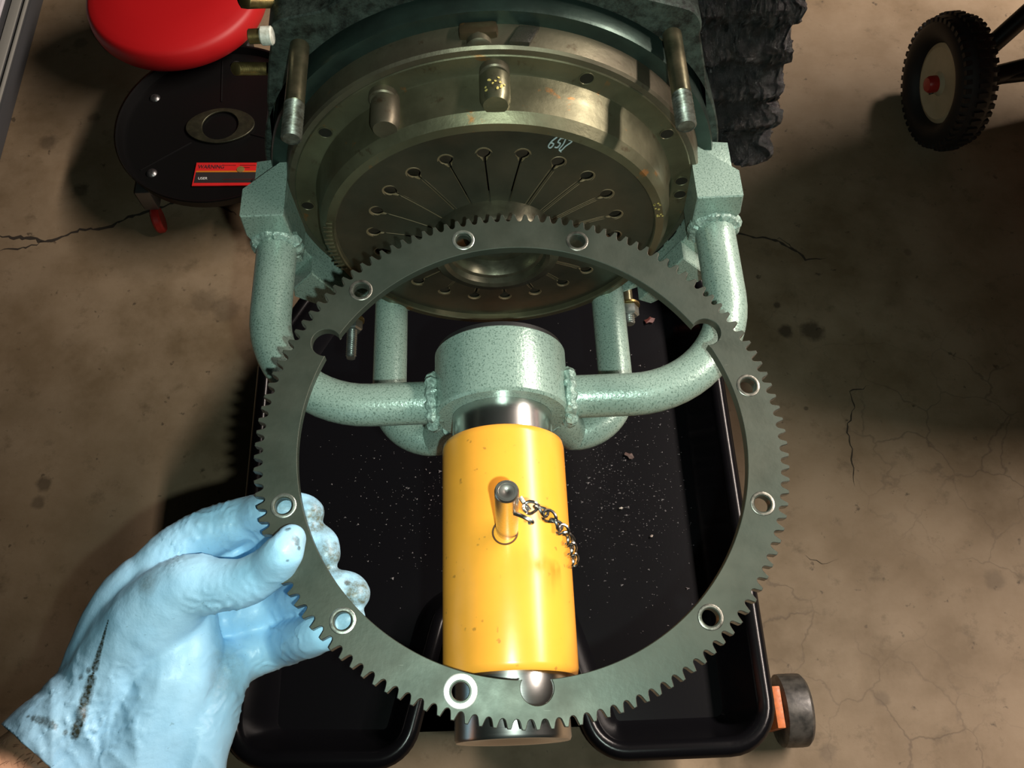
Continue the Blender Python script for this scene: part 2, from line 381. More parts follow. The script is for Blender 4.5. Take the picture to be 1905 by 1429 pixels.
def lowstud(x, z, yn, yt):
    bm = bmesh.new(); cyl(bm, (x, yn+.012, z), (x, .41, z), .0045, 20); s_ = obj('stud', bm, M_STUD, eng)
    bm = bmesh.new(); thread(bm, (x, yn+.01, z), (x, yt, z), .0043, .0019, 20, .0009); obj('thread', bm, M_ZINC, s_)
    nut(x, z, yn, .0082, .009, s_)
lowstud(-.1275, .497, .352, .327)
lowstud(.0965, .502, .352, .345)
# side pins on the left of the case
def yp(px, py, Y):
    r = FW + RT*((px-CX)/FPX) - UP*((py-CY)/FPX); return CAM + r*(Y/r.y)
a, b = yp(463, 68, .400), yp(490, 67, .400); bm = bmesh.new(); cyl(bm, a, b, .0042, 20, .0004); p_ = obj('side_pin', bm, M_BRASS, eng)
bm = bmesh.new(); cyl(bm, yp(485, 67, .400), yp(508, 66, .400), .0053, 20, .0008); obj('white_plug', bm, M_WPLAS, p_)
bm = bmesh.new(); thread(bm, yp(438, 128, .41), yp(500, 128, .43), .0040, .0018); obj('side_pin', bm, M_BRASS, eng)
bm = bmesh.new(); thread(bm, yp(455, 2, .41), yp(515, 2, .43), .0040, .0018); obj('side_pin', bm, M_BRASS, eng)

# flywheel
bm = bmesh.new(); axl(bm, [(.1415, .394), (.1505, .394), (.1515, .396), (.1515, .425), (.12, .425)]); fw = obj('flywheel', bm, M_TEAL, eng)
bm = bmesh.new(); axl(bm, [(.12, .377), (.1385, .378), (.1400, .3795), (.1415, .3945)]); obj('friction_rim', bm, M_FLY, fw)
# lugs and dark slot blocks on the rim near the top
def radial_box(bm, a, wd, r0, r1, y0, y1, bev=.001, skew=0):
    b2 = bmesh.new(); box(b2, -wd/2, wd/2, y0, y1, r0, r1, bev)
    c, s_ = math.cos(a-PI/2), math.sin(a-PI/2); mp = {}
    for v in b2.verts:
        x, y, z = v.co; x += skew*(y-y0); mp[v] = bm.verts.new((XA+x*c-z*s_, y, ZA+x*s_+z*c))
    for f in b2.faces: bm.faces.new([mp[v] for v in f.verts])
    b2.free()
M_LUG = clutchmat('rusty_lug', (.10, .075, .04), (.06, .045, .025), .60)
for a in (91.5, 211, 331): bm = bmesh.new(); radial_box(bm, math.radians(a), .022, .13, .1450, .384, .3935, .003); obj('drive_lug', bm, M_LUG, fw); p = ax(.1370, math.radians(a), .3795); bm = bmesh.new(); lathe(bm, p, (0, 1, 0), [(0, 0), (.0060, 0), (.0075, .001), (.0075, .006)], 28); obj('bolt_head', bm, M_FLY, fw)
for a in (82.5, 203, 322): bm = bmesh.new(); radial_box(bm, math.radians(a), .012, .13, .1428, .3795, .3925, .001, .5); obj('slot_shade_block', bm, M_CASE, fw)  # slots not cut, solid dark blocks hold the shade of the gaps as colour
bm = bmesh.new(); axl(bm, [(.1392, .3775), (.1408, .3775), (.1412, .3815), (.1392, .3815)], 24, math.radians(14), math.radians(36), True)
obj('slot_shade_block', bm, M_BLACK, fw)

# clutch cover
cov = None
bm = bmesh.new()
axl(bm, [(.120, .3835), (.1345, .3835), (.135, .383), (.135, .3775), (.1343, .377), (.1225, .377), (.1213, .3765),
         (.1195, .372), (.1180, .358), (.1172, .3535), (.1130, .3478), (.1078, .347), (.1070, .3478), (.1070, .356), (.112, .358)], 180)
cov = obj('clutch_cover', bm, M_COVER, eng, ang=25)
# cover flange holes (uncut, dark discs carry the shade of their depth), bolts and pillars
M_HOLE = simple('hole_dark', (.02, .02, .015), .5, .5)
def cup(a, r, y, rad, ht=.0006):
    p = ax(r, math.radians(a), y)
    bm = bmesh.new(); lathe(bm, p, (0, 1, 0), [(rad*1.12, -.0001), (rad*1.1, -ht), (rad, -ht), (rad*.92, .0), (rad*.9, .0)], 28)
    o = obj('bolt_hole', bm, M_COVER, cov)
    bm = bmesh.new(); lathe(bm, p, (0, 1, 0), [(rad*.93, -.0003), (rad*.5, -.00025), (0, -.0002)], 28); obj('hole_shade_disc', bm, M_HOLE, o)
    return o
for a in (142, 176.5, 63.5, 30.5, 8, 1.5, 200, 226): cup(a, .1283, .377, .0042)
for a in (119.5, 88):
    bm = bmesh.new(); p = ax(.1215, math.radians(a), 0)
    lathe(bm, (p.x, .3525, p.z), (0, 1, 0), [(0, 0), (.0070, .0004), (.0086, .004), (.0088, .0225), (0, .0235)], 36); pl = obj('pillar', bm, M_FLY if a > 100 else M_COVER, cov)
    p = ax(.1240, math.radians(a), 0); bm = bmesh.new(); lathe(bm, (p.x, .3722, p.z), (0, 1, 0), [(0, .0006), (.0055, .0004), (.0060, 0), (.0078, .0001), (.0086, .0010), (.0086, .006)], 32); obj('bolt_head', bm, M_FLY, cov)
for a in (152, 28, -28, 208, 240, 300):
    p = ax(.1205, math.radians(a), 0); bm = bmesh.new(); lathe(bm, (p.x, .352, p.z), (0, 1, 0), [(.0075, 0), (.0086, .002), (.0088, .0225), (0, .0235)], 28)
    if a in (-28,): pl = obj('pillar', bm, M_COVER, cov)
    else: bm.free()
# cast lettering ridges at the left
bm = bmesh.new()
for k in range(13):
    a = math.radians(166+k*2.3); radial_box(bm, a, .0012, .1092, .1150 if k % 3 else .1135, .3462, .3475, .0002)
obj('cast_ridges', bm, M_COVER, cov)
# yellow paint specks
M_SPECK = simple('yellow_paint_speck', (.55, .45, .13), .5)
bm = bmesh.new(); rr = random.Random(4)
def speck(p, nrm, r):
    u, v_ = frame(nrm); c0 = Vector(p)+Vector(nrm).normalized()*.0003; L = [bm.verts.new(c0+(u*math.cos(2*PI*i/7)+v_*math.sin(2*PI*i/7))*r*rr.uniform(.6, 1.1)) for i in range(7)]
    bm.faces.new(L)
for k in range(16):
    a = math.radians(88+rr.uniform(-3.2, 3.2)+(.8 if k > 9 else 0)); y = .356+.012*rr.random(); th = rr.uniform(.9, 2.2)
    p = ax(.1215, math.radians(88), y)+Vector((math.cos(th)*.0089, 0, math.sin(th)*.0089)); speck(p, (math.cos(th), 0, math.sin(th)), .0009)
for k in range(14):
    a = math.radians(20+rr.uniform(-4, 4)-6); r_ = .1085+rr.random()*.0045; speck(ax(r_, a, .3472), (0, -1, 0), .0008)
o = obj('paint_specks', bm, M_SPECK, cov, smooth=False); o['kind'] = 'stuff'

# diaphragm spring with keyholes
NF = 22; A0 = math.radians(93.0)
bm = bmesh.new()
def ysp(r): # dished
    t = (r-.043)/(.107-.043); return .3495+.0055*math.sin(min(1, t*1.25)*PI*.5)-.0015*max(0, t-.8)/.2
rk, rkr = .082, .0043
rs = [.0425, .046, .052, .058, .064, .070, .075, .0785] + [rk+rkr*math.sin(q) for q in (-.95, -.6, -.3, 0, .3, .6, .95, 1.25, 1.57)] + [.089, .094, .100, .107, .110]
def hw(r):
    d = abs(r-rk)
    if r > rk+rkr-1e-9: return 0
    if r > rk: return math.sqrt(max(rkr*rkr-d*d, 0))
    return max(.0007, math.sqrt(max(rkr*rkr-d*d, 0))) if d < rkr else .0007
for k in range(NF):
    c0 = A0+2*PI*(k+.5)/NF; rows = []
    for r in rs:
        half = PI/NF - hw(r)/r; row = [bm.verts.new(ax(r, c0+half*(2*j/8-1), ysp(r))) for j in range(9)]; rows.append(row)
    for A, B in zip(rows[:-1], rows[1:]):
        for j in range(8): bm.faces.new((A[j], A[j+1], B[j+1], B[j]))
bmesh.ops.remove_doubles(bm, verts=bm.verts, dist=1e-5)
ext = bmesh.ops.solidify(bm, geom=bm.faces[:], thickness=.0018)
spr = obj('diaphragm_spring', bm, M_SPR, eng, ang=40)
bm = bmesh.new(); axl(bm, [(.02, .3655), (.075, .3665), (.112, .362)], 96); obj('pressure_plate', bm, worn('shaded_rust', (.05, .035, .022), (.02, .016, .01), .6, .2, 60), eng)  # brown backing darkened in colour to stand for shade inside the keyholes
# rusty coined rims of every keyhole slot
for k in range(NF):
    a = A0+2*PI*k/NF; bm = bmesh.new(); pts = []
    for i in range(17):
        th = -PI+.35+(2*PI-.7)*i/16; rr_ = rk+(rkr+.0006)*math.cos(th); off = (rkr+.0006)*math.sin(th); pts.append(ax(rr_, a, ysp(rk))+Vector((-math.sin(a)*off, -.0010, math.cos(a)*off)))
    for sgn, seq in ((1, range(1, 10)), ):
        tail = [ax(rk-rkr-.0005-q*.0038, a, ysp(rk-rkr-q*.0038))+Vector((-math.sin(a)*.0014, -.0011, math.cos(a)*.0014)) for q in seq]
        head = [ax(rk-rkr-.0005-q*.0038, a, ysp(rk-rkr-q*.0038))+Vector((math.sin(a)*.0014, -.0011, -math.cos(a)*.0014)) for q in reversed(seq)]
    tube(bm, head+pts+tail, .0009, 5); obj('keyhole_rim', bm, M_SLOT, spr)
# chalk mark
M_CHALK = simple('chalk', (.30, .36, .36), .9)
bm = bmesh.new()
for st in (((0, 1), (-.3, .5), (-.35, 0), (0, -.1), (.1, .3), (-.3, .35)), ((.75, 1), (.45, .95), (.4, .55), (.75, .5), (.75, .1), (.4, .05)), ((.95, 1), (1.1, .5), (1.05, 0)), ((1.3, 1), (1.75, .95), (1.5, .4), (1.4, -.05), (1.15, -.1), (1.5, -.2))):
    P = [ax(.0985+.0068*(v_-.5)*1.35, math.radians(67.5-u_*3.1), ysp(.099)-.0026) for u_, v_ in st]
    tube(bm, crom(P, 4), .00045, 5)
obj('chalk_mark', bm, M_CHALK, spr)
# release bearing ring
bm = bmesh.new()
axl(bm, [(.043, .356), (.0432, .352), (.0432, .337), (.0418, .334), (.036, .3325), (.0335, .334), (.0325, .338), (.0305, .339), (.0290, .342), (.0275, .349), (.022, .3495), (.0200, .3475), (.0196, .351), (.0196, .362)], 128)
rb = obj('release_ring', bm, M_HUB, eng, ang=30)
bm = bmesh.new(); axl(bm, [(.0195, .356), (.0150, .352), (.009, .3505), (.0, .3515)], 64)
for v_ in bm.verts: v_.co.y += .0012*noise.noise(v_.co*400)
obj('hub_bore', bm, M_HUBC, rb)

# ------------------------------------------------------------------ yoke
yk = thing('engine_yoke', 'green hammer-painted four-arm yoke carrying the engine on its steel shaft', 'yoke')
bm = bmesh.new(); axl(bm, [(.0305, .216), (.0395, .216), (.0412, .2175), (.0412, .2575), (.0402, .2585), (.036, .2585), (.036, .2595), (.0305, .2595)], 128, closed=True)
obj('collar', bm, M_HAM, yk)
bm = bmesh.new(); axl(bm, [(0, .263), (.036, .263), (.0395, .2615), (.0395, .2588), (.03, .2588)], 96); obj('end_cap', bm, M_BLACK, yk)
bm = bmesh.new(); axl(bm, [(0, .262), (.0304, .262), (.0304, .199), (.0304, .197), (.0304, .065), (.0308, .0320), (.0300, .0305), (.024, .0305), (0, .037)], 128); o = obj('shaft', bm, M_STEEL, yk); o['label'] = 'bare turned steel shaft'
def bend(x0, z0, xo, zo, y0, y1, R, sgn):
    P = [Vector((XA+sgn*x0, y0, z0))]
    n = 14; P.append(Vector((XA+sgn*(xo-R)*.6+sgn*x0*.4, y0, z0*.4+zo*.6)))
    for i in range(n+1):
        a = PI/2*i/n; P.append(Vector((XA+sgn*(xo-R+R*math.sin(a)), y0+R*(1-math.cos(a)), zo)))
    P.append(Vector((XA+sgn*xo, y1, zo))); return P
M_WELD = None
n = NT('painted_weld'); n.col(n.mix(n.ramp(n.noise(400, 3), [(.4, 0.), (.55, 1.)]), (.20, .29, .25), (.35, .48, .42))); n.set(Roughness=.28, Metallic=.25); n.bump(n.noise(260, 4), .9, .002); M_WELD = n.m
def weld(parent, c, d, R, rr_=.0035, n=40, seed=1, am=.22):
    u, v_ = frame(Vector(d)); bm = bmesh.new(); P = []
    for i in range(n): a = 2*PI*i/n; P.append(Vector(c)+(u*math.cos(a)+v_*math.sin(a))*(R+.0006*math.sin(9*a+seed))+Vector(d)*.0006*math.sin(23*a))
    tube(bm, P, [rr_*(1+am*math.sin(i*1.9+seed)) for i in range(n)], 8, closed=True); obj('weld', bm, M_WELD, parent)
for sgn in (-1, 1):
    P = bend(.036, .620, .1495, .620, .229, .358, .068, sgn); bm = bmesh.new(); tube(bm, P, .0134, 32); arm = obj('arm', bm, M_HAM, yk, ang=60)
    weld(arm, (XA+sgn*.0425, .229, .620), (1, 0, 0), .0150, .0036, seed=2+sgn)
    weld(arm, (XA+sgn*.1495, .3525, .620), (0, 1, 0), .0132, .0050, seed=5, am=.07)
    P = bend(.024, .586, .0835, .533, .240, .362, .034, sgn); bm = bmesh.new(); tube(bm, P, .0125, 32); arm2 = obj('arm', bm, M_HAM, yk, ang=60)
    weld(arm2, (XA+sgn*.033, .240, .582), (.8, 0, -.6), .0140, .003, seed=8)
    # side plate from upper block to lower block
    inner = [(sgn*.1395*math.cos(math.radians(a)), .1395*math.sin(math.radians(a))) for a in (12, 4, -4, -12, -20, -28, -36, -44, -54)]
    out = [(sgn*.073, -.118), (sgn*.118, -.090), (sgn*.150, -.066), (sgn*.156, -.052), (sgn*.150, -.03), (sgn*.160, 0), (sgn*.160, .026)]
    L = rel(inner+[(sgn*.074, -.108)]+out)
    obj('side_plate', xz_plate([L], .364, .402, .0008), M_HAM, yk, ang=20)
    # upper block
    if sgn < 0: fr = [(-.165, .033), (-.1365, .033), (-.1365, -.022), (-.158, -.022), (-.1668, .012)]
    else: fr = [(.132, .033), (.162, .033), (.164, .014), (.152, -.016), (.134, -.016)]
    bm = xz_plate([rel(fr)], .351, .400 if sgn < 0 else .3985, .0008)
    if sgn < 0:   # rear-left corner milled away
        for v_ in bm.verts:
            if v_.co.y > .39 and v_.co.x < XA-.15: v_.co.y -= .026
    else:
        for v_ in bm.verts:
            if v_.co.y > .39 and v_.co.x > XA+.15: v_.co.y -= .026
    obj('mounting_block', bm, M_HAM, yk, ang=20)
    lo = [(sgn*.1335, -.035), (sgn*.151, -.055), (sgn*.153, -.066), (sgn*.118, -.098), (sgn*.108, -.092)]
    obj('mounting_block', xz_plate([rel(lo)], .350, .366, .0008), M_HAM, yk, ang=20)
    if sgn < 0:
        bm = bmesh.new(); lathe(bm, (XA-.152, .3575, ZA-.028), (0, -1, 0), [(.0032, -.01), (.0032, .001), (.0025, .0018), (0, .002)], 20); obj('stop_pin', bm, M_WELD, yk)

# ------------------------------------------------------------------ engine stand
st = thing('engine_stand', 'workshop engine stand, horizontal yellow tube on orange wheeled base', 'stand')
bm = bmesh.new(); axl(bm, [(.0306, .066), (.0350, .062), (.0362, .0632), (.0368, .066), (.0366, .193), (.0360, .1962), (.0345, .1972), (.0306, .1965)], 160, closed=True)
# round pin hole is shown by a dark ring, its shade in the colour
yt = obj('tube', bm, M_YEL, st, ang=50)
bm = bmesh.new(); box(bm, XA-.020, XA+.020, .128, .17, .062, .589, .003); obj('post', bm, M_ORANGE, st)
bm = bmesh.new(); box(bm, XA-.022, XA+.022, .126, .66, .04, .075, .003); obj('base_beam', bm, M_ORANGE, st)
for sgn, xe in ((1, .272), (-1, -.238)):
    bm = bmesh.new(); cyl(bm, (XA+sgn*.01, .24, .055), (xe, .092, .055), .019, 4); obj('base_beam', bm, M_ORANGE, st, ang=20)
bm = bmesh.new(); box(bm, -.25, .23, .60, .64, .034, .074, .003); obj('base_beam', bm, M_ORANGE, st)
def stand_wheel(x, y, right):
    bm = bmesh.new(); lathe(bm, (x-.017, y, .040), (1, 0, 0), [(0, .001), (.028, .001), (.036, .0015), (.0395, .004), (.040, .010), (.040, .024), (.0395, .030), (.036, .0335), (.028, .034), (0, .034)], 48)
    wh = obj('wheel', bm, M_CASTR, st)
    bm = bmesh.new(); cyl(bm, (x-.03, y, .04), (x+.0185, y, .04), .008, 20, .001); obj('axle', bm, M_ZINC, wh)
    bm = bmesh.new(); box(bm, x-.030, x-.021, y-.022, y+.022, .03, .088, .0015); obj('bracket', bm, M_ORANGE, st)
stand_wheel(.304, .088, 1); stand_wheel(-.26, .088, 0); stand_wheel(.24, .62, 1); stand_wheel(-.24, .62, 0)

# locking pin with chain
pn = thing('locking_pin', 'steel locking pin standing in the yellow tube with a short chain', 'pin')
PX, PY = -.0070, .133
bm = bmesh.new(); lathe(bm, (PX, PY, .600), (.02, .03, 1), [(0, 0), (.0060, 0), (.0060, .1155), (.0059, .1162), (.0053, .1170), (.0041, .1170), (.0040, .1167), (.0012, .1167), (0, .1160)], 48)
obj('pin_shank', bm, M_PIN, pn)
bm = bmesh.new()
P = []
for i in range(40):
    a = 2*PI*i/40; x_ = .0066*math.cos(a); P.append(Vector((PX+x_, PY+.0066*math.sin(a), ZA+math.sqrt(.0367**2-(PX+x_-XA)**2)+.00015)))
tube(bm, P, .0005, 6, closed=True); obj('hole_shade_ring', bm, simple('hole_shadow_paint', (.10, .035, .008), .6), yt)  # dark ring whose colour stands for the shade in the pin gap
M_WIRE = simple('bright_wire', (.45, .43, .40), .25, 1.0)
def tubetop(x): return ZA+math.sqrt(max(.0368**2-(x-XA)**2, 0))
cp = [at(978, 945, .436), at(1000, 946, .438), at(1022, 962, .440), at(1044, 985, .444), at(1058, 1005, .452), at(1064, 1028, .462), at(1066, 1052, .472)]
cpath = crom(cp, 10)
# equal spacing
Ls = [0]
for a, b in zip(cpath[:-1], cpath[1:]): Ls.append(Ls[-1]+(b-a).length)
def atlen(s):
    for i in range(len(Ls)-1):
        if Ls[i+1] >= s: t = (s-Ls[i])/(Ls[i+1]-Ls[i]); return cpath[i].lerp(cpath[i+1], t), (cpath[i+1]-cpath[i]).normalized()
    return cpath[-1], (cpath[-1]-cpath[-2]).normalized()
NL = 11
for k in range(NL):
    c, d = atlen(Ls[-1]*(k+.5)/NL); hl = Ls[-1]/NL*.72; u, v_ = frame(d); ph = (k % 2)*PI/2+.6
    uu = u*math.cos(ph)+v_*math.sin(ph); vv = d.cross(uu); bm = bmesh.new(); P = []
    for i in range(18):
        a = 2*PI*i/18; P.append(c+d*hl*math.cos(a)+(uu*math.cos(.8*math.cos(a))+vv*math.sin(.8*math.cos(a)))*.0031*math.sin(a))
    tube(bm, P, .00085, 7, closed=True); obj('chain_link', bm, M_WIRE, pn)
bm = bmesh.new(); tube(bm, crom([at(957, 955, .437), at(975, 962, .434), at(990, 971, .434), at(985, 973, .436)], 6), .0011, 8); tube(bm, [at(968, 925, .440), at(985, 950, .438)], .0012, 8)
obj('chain_clip', bm, M_WIRE, pn)

# ------------------------------------------------------------------ drip tray
tr = thing('drip_tray', 'black plastic U-shaped drip tray lying under the engine on the stand base', 'tray')
def rounded(pts, rads, n=8):
    out = []; m = len(pts)
    for i in range(m):
        p = Vector((*pts[i], 0)); a = Vector((*pts[i-1], 0)); b = Vector((*pts[(i+1) % m], 0)); d0 = (a-p).normalized(); d1 = (b-p).normalized()
        ang = d0.angle(d1); r = rads[i]; t = r/math.tan(ang/2); c = p+(d0+d1).normalized()*(r/math.sin(ang/2))
        s = p+d0*t-c; e = p+d1*t-c; tot = s.angle(e)
        for k in range(n+1):
            q = s.slerp(e, k/n) if tot > 1e-4 else s; q = q.normalized()*r+c; out.append((q.x, q.y))
    return out
TO = rounded([(-.312, .047), (-.122, .040), (-.080, .195), (.022, .195), (.070, .040), (.256, .040), (.256, .60), (.19, .70), (-.21, .70), (-.312, .52)],
             [.050, .045, .02, .02, .045, .050, .06, .05, .05, .06])
def offset(L, d):
    m = len(L); out = []
    for i in range(m):
        a = Vector(L[i-1]); p = Vector(L[i]); b = Vector(L[(i+1) % m]); t = ((p-a).normalized()+(b-p).normalized()).normalized(); out.append((p.x-t.y*d, p.y+t.x*d))
    return out
bm = bmesh.new(); loops = []
for d, z in ((.024, .088), (.004, .134), (-.001, .138), (-.003, .146), (0, .152), (.005, .1545), (.011, .1535), (.015, .150), (.017, .143), (.020, .132), (.034, .098), (.040, .092)):
    loops.append([bm.verts.new((x, y, z)) for x, y in offset(TO, d)])
for A, B in zip(loops[:-1], loops[1:]):
    for i in range(len(A)): j = (i+1) % len(A); bm.faces.new((A[i], A[j], B[j], B[i]))
f1 = bm.faces.new(loops[0]); f2 = bm.faces.new(loops[-1]); bmesh.ops.triangulate(bm, faces=[f1, f2])
obj('tray_body', bm, M_TRAY, tr, ang=40)
# grit in the tray
bm = bmesh.new(); rr = random.Random(11)
def inside(x, y):
    return -.27 < x < .21 and .10 < y < .62 and not (-.13 < x < .075 and y < .25)
cnt = 0
while cnt < 1500:
    if cnt < 1050: x = rr.gauss(.12, .055); y = rr.uniform(.26, .46)+rr.gauss(0, .05)
    else: x = rr.gauss(-.1, .07); y = rr.gauss(.34, .05)
    if not inside(x, y): continue
    s_ = .00055*math.exp(rr.gauss(.0, .5)); z = .0925; a = rr.random()*PI
    vs = [bm.verts.new((x+s_*1.6*math.cos(a+k*2.1)*rr.uniform(.5, 1.2), y+s_*math.sin(a+k*2.1)*rr.uniform(.5, 1.2), z)) for k in range(3)]; vt = bm.verts.new((x, y, z+s_))
    bm.faces.new(vs); [bm.faces.new((vs[k], vs[(k+1) % 3], vt)) for k in range(3)]; cnt += 1
o = obj('grit', bm, worn('pale_grit', (.30, .29, .30), (.10, .09, .09), .6, 0, 900, 0), tr, smooth=False); o['kind'] = 'stuff'
def flake(name, px, py, z, L, W, a, col, lab, cat):
    x, y = fl_(px, py, z); bm = bmesh.new(); ca, sa = math.cos(a), math.sin(a); top = []; bot = []
    N = 10
    for i in range(N):
        t = 2*PI*i/N; kk = 1-.45*(i % 2)*abs(math.sin(i*2.3+px)); rx = L*.8*math.cos(t)*kk; ry = W*math.sin(t)*kk
        zz = z+.0012+.0009*math.sin(t*2); top.append(bm.verts.new((x+rx*ca-ry*sa, y+rx*sa+ry*ca, zz+.0006))); bot.append(bm.verts.new((x+rx*ca-ry*sa, y+rx*sa+ry*ca, zz-.0006-.0009)))
    c = bm.verts.new((x, y, z+.003)); [bm.faces.new((top[i], top[(i+1) % N], c)) for i in range(N)]
    [bm.faces.new((top[i], bot[i], bot[(i+1) % N], top[(i+1) % N])) for i in range(N)]; bm.faces.new(bot)
    tag(obj(name, bm, simple(name+'_col', col, .6), smooth=False), lab, cat)
flake('leaf_fragment', 1170, 848, .0935, .0085, .004, -.5, (.07, .04, .033), 'curled brown leaf scrap in tray right of yellow tube', 'leaf')
flake('leaf_fragment', 1208, 597, .0935, .010, .005, .3, (.07, .014, .010), 'reddish leaf scrap in tray beside the right-hand rear arm', 'leaf')
flake('white_chip', 1155, 946, .0935, .0038, .0014, .1, (.5, .46, .40), 'slim white chip in tray level with the chain', 'chip')
flake('white_chip', 1212, 998, .0935, .0030, .0014, .4, (.40, .34, .30), 'pale chip in tray right of yellow tube, lower one', 'chip')
# ------------------------------------------------------------------ ring gear
RC = at(975.4, 828.2, .4666); ta, tb = .380, .0448
E1 = (RT*math.cos(tb)+FW*math.sin(tb)).normalized(); E2 = UP*math.cos(ta)+FW*math.sin(ta); E2 = (E2-E1*E2.dot(E1)).normalized(); EN = E1.cross(E2)
if EN.dot(FW) > 0: EN = -EN      # EN points to the camera
MW = Matrix(((E1.x, E2.x, EN.x, RC.x), (E1.y, E2.y, EN.y, RC.y), (E1.z, E2.z, EN.z, RC.z), (0, 0, 0, 1)))
def ring_uv(px, py):
    r = FW + RT*((px-CX)/FPX) - UP*((py-CY)/FPX); t = (RC-CAM).dot(EN)/r.dot(EN); q = CAM+r*t-RC; return q.dot(E1), q.dot(E2), t
rg = thing('ring_gear', 'dark steel starter ring gear with nine holes, held up by the gloved hand', 'ring gear')
rg.matrix_world = MW
NTH = 130; R_T, R_R, R_I = .1406, .1359, .1183; TH = .0062
outl = []
for k in range(NTH):
    c = 2*PI*k/NTH; p = 2*PI/NTH
    for da, r in ((-.50, R_R), (-.40, R_R+.0002), (-.31, R_R+.0008), (-.245, R_R+.0019), (-.17, R_R+.0036), (-.115, R_T-.0001), (.115, R_T-.0001), (.17, R_R+.0036), (.245, R_R+.0019), (.31, R_R+.0008), (.40, R_R+.0002)):
        rj = r + (random.uniform(-.0002, .0002) if r > R_T-.0005 else 0)
        outl.append((rj*math.cos(c+da*p), rj*math.sin(c+da*p)))
# inner edge with three notches
notch = []
for q, side in (((999, 1291), 0), ((611, 643), 1), ((1311, 622), -1)):
    u_, v_, _ = ring_uv(*q); notch.append((math.atan2(v_, u_), side))
notch.sort(); NR = .0080; NC = R_I+.0036
inner = []; cur = -PI
def inner_arc(a0, a1):
    n_ = max(2, int((a1-a0)/.02)); return [(R_I*math.cos(a0+(a1-a0)*i/n_), R_I*math.sin(a0+(a1-a0)*i/n_)) for i in range(n_+1)]
for a, side in notch:
    hwid = .0068/R_I
    inner += inner_arc(cur, a-hwid)[(1 if cur > -PI else 0):]
    cxn, cyn = NC*math.cos(a), NC*math.sin(a)
    b0, b1 = math.radians(-118), math.radians(118)
    for i in range(25):
        b = b0+(b1-b0)*i/24; inner.append((cxn+NR*math.cos(a+b), cyn+NR*math.sin(a+b)))
    cur = a+hwid
inner += inner_arc(cur, PI)[1:-1]
hang = [math.radians(k*30+14.9) for k in (3, 2, 0, -1, -2, -4, -5, -6, -8)]
HR = .12725
holes = [circ(HR*math.cos(a), HR*math.sin(a), .0043, 28) for a in hang]
bm = plate_mesh([outl, inner]+holes, TH, .0003)
bmesh.ops.recalc_face_normals(bm, faces=bm.faces)
for f in bm.faces:
    c = f.calc_center_median(); r = math.hypot(c.x, c.y)
    f.material_index = 1 if (r > R_R-.0003 and abs(f.normal.z) < .9) else 0
me = bm_done(bm, True, 30, False); me.materials.append(M_GEAR); me.materials.append(M_TOOTH)
o = link('gear_body', me, None, rg)
for k, a in enumerate(hang):
    big = (k == 5)
    bm = bmesh.new(); ro = .0080 if big else .0064
    lathe(bm, (HR*math.cos(a), HR*math.sin(a), TH/2), (0, 0, 1), [(.0042, -.0016), (.0046, -.0002), (ro-.0014, .0003), (ro-.0004, .00032), (ro, .00018), (ro+.0003, -.0002)], 32)
    o = obj('countersink', bm, M_CSB if big else M_CSINK if k in (0, 5, 6, 7) else M_TOOTH, rg)
    if big: o['label'] = 'countersink at the bottom of the ring, flash glint put into its pale colour'

# ------------------------------------------------------------------ gloved hand
def rd(px, py): return ring_uv(px, py)[2]
ps = thing('person', 'left hand in a soiled blue nitrile glove gripping the ring gear, bare wrist', 'person')
bm = bmesh.new()
def limb(pts, seg=20, sub=5):
    """pts: (px, py, depth, radius px)"""
    P = [at(a, b, c) for a, b, c, d in pts]; Rr = [d*c/FPX for a, b, c, d in pts]
    Q = crom(P, sub); R2 = []
    for i in range(len(P)-1):
        for k in range(sub): t = k/sub; R2.append(Rr[i]*(1-t)+Rr[i+1]*t)
    R2.append(Rr[-1]); tube(bm, Q, R2, seg, dome=True)
def und(px, py, r, extra=.0): # centre depth just behind the ring
    d = rd(px, py)+TH/2/abs(EN.dot(FW)); return (px, py, d+.0006+r*d/FPX+extra, r)
# thumb, in front of the ring
dt = rd(545, 1010)-TH/2-.0004
limb([(215, 1235, .462, 78), (285, 1150, .459, 80), (350, 1094, .452, 63), (405, 1090, .4475, 52), (455, 1084, .443, 46), (500, 1058, .4395, 43), (528, 1026, dt-39*.44/FPX, 38), (541, 1004, dt-31*.44/FPX, 30)])
# index
limb([(255, 1130, .475, 62), (305, 1055, .478, 55), (365, 1005, .480, 50), (425, 977, .4795, 45), (470, 962, .4775, 41), und(515, 950, 38), und(556, 950, 35), (574, 955, und(574, 955, 30)[2]-.001, 30)])
# middle
limb([(300, 1150, .482, 60), (390, 1085, .489, 48), (440, 1050, .491, 42), (490, 1025, .490, 39), und(550, 1004, 37, .002), und(592, 1010, 35), (606, 1032, und(606, 1032, 29)[2]-.001, 29)])
# ring finger
limb([(310, 1210, .484, 60), (400, 1160, .492, 45), (460, 1140, .494, 42), (530, 1118, .492, 40), und(600, 1098, 37, .001), und(645, 1096, 34), (660, 1106, und(660, 1106, 30)[2]-.001, 30)])
# little finger
limb([(320, 1270, .482, 62), (400, 1240, .487, 52), (470, 1215, .489, 46), (530, 1195, .489, 43), und(590, 1180, 38), und(640, 1157, 31), und(655, 1150, 26)])
# palm, heel and back of the hand
limb([(140, 1410, .455, 100), (200, 1290, .462, 92), (255, 1180, .464, 82), (300, 1110, .466, 62)])
limb([(240, 1440, .458, 105), (300, 1330, .464, 100), (330, 1240, .466, 88), (345, 1160, .468, 62)])
limb([(330, 1440, .462, 80), (372, 1340, .468, 74), (400, 1270, .474, 58), (425, 1240, .480, 50)])
limb([(180, 1330, .462, 88), (190, 1230, .467, 66), (225, 1140, .472, 60), (265, 1090, .476, 58)])
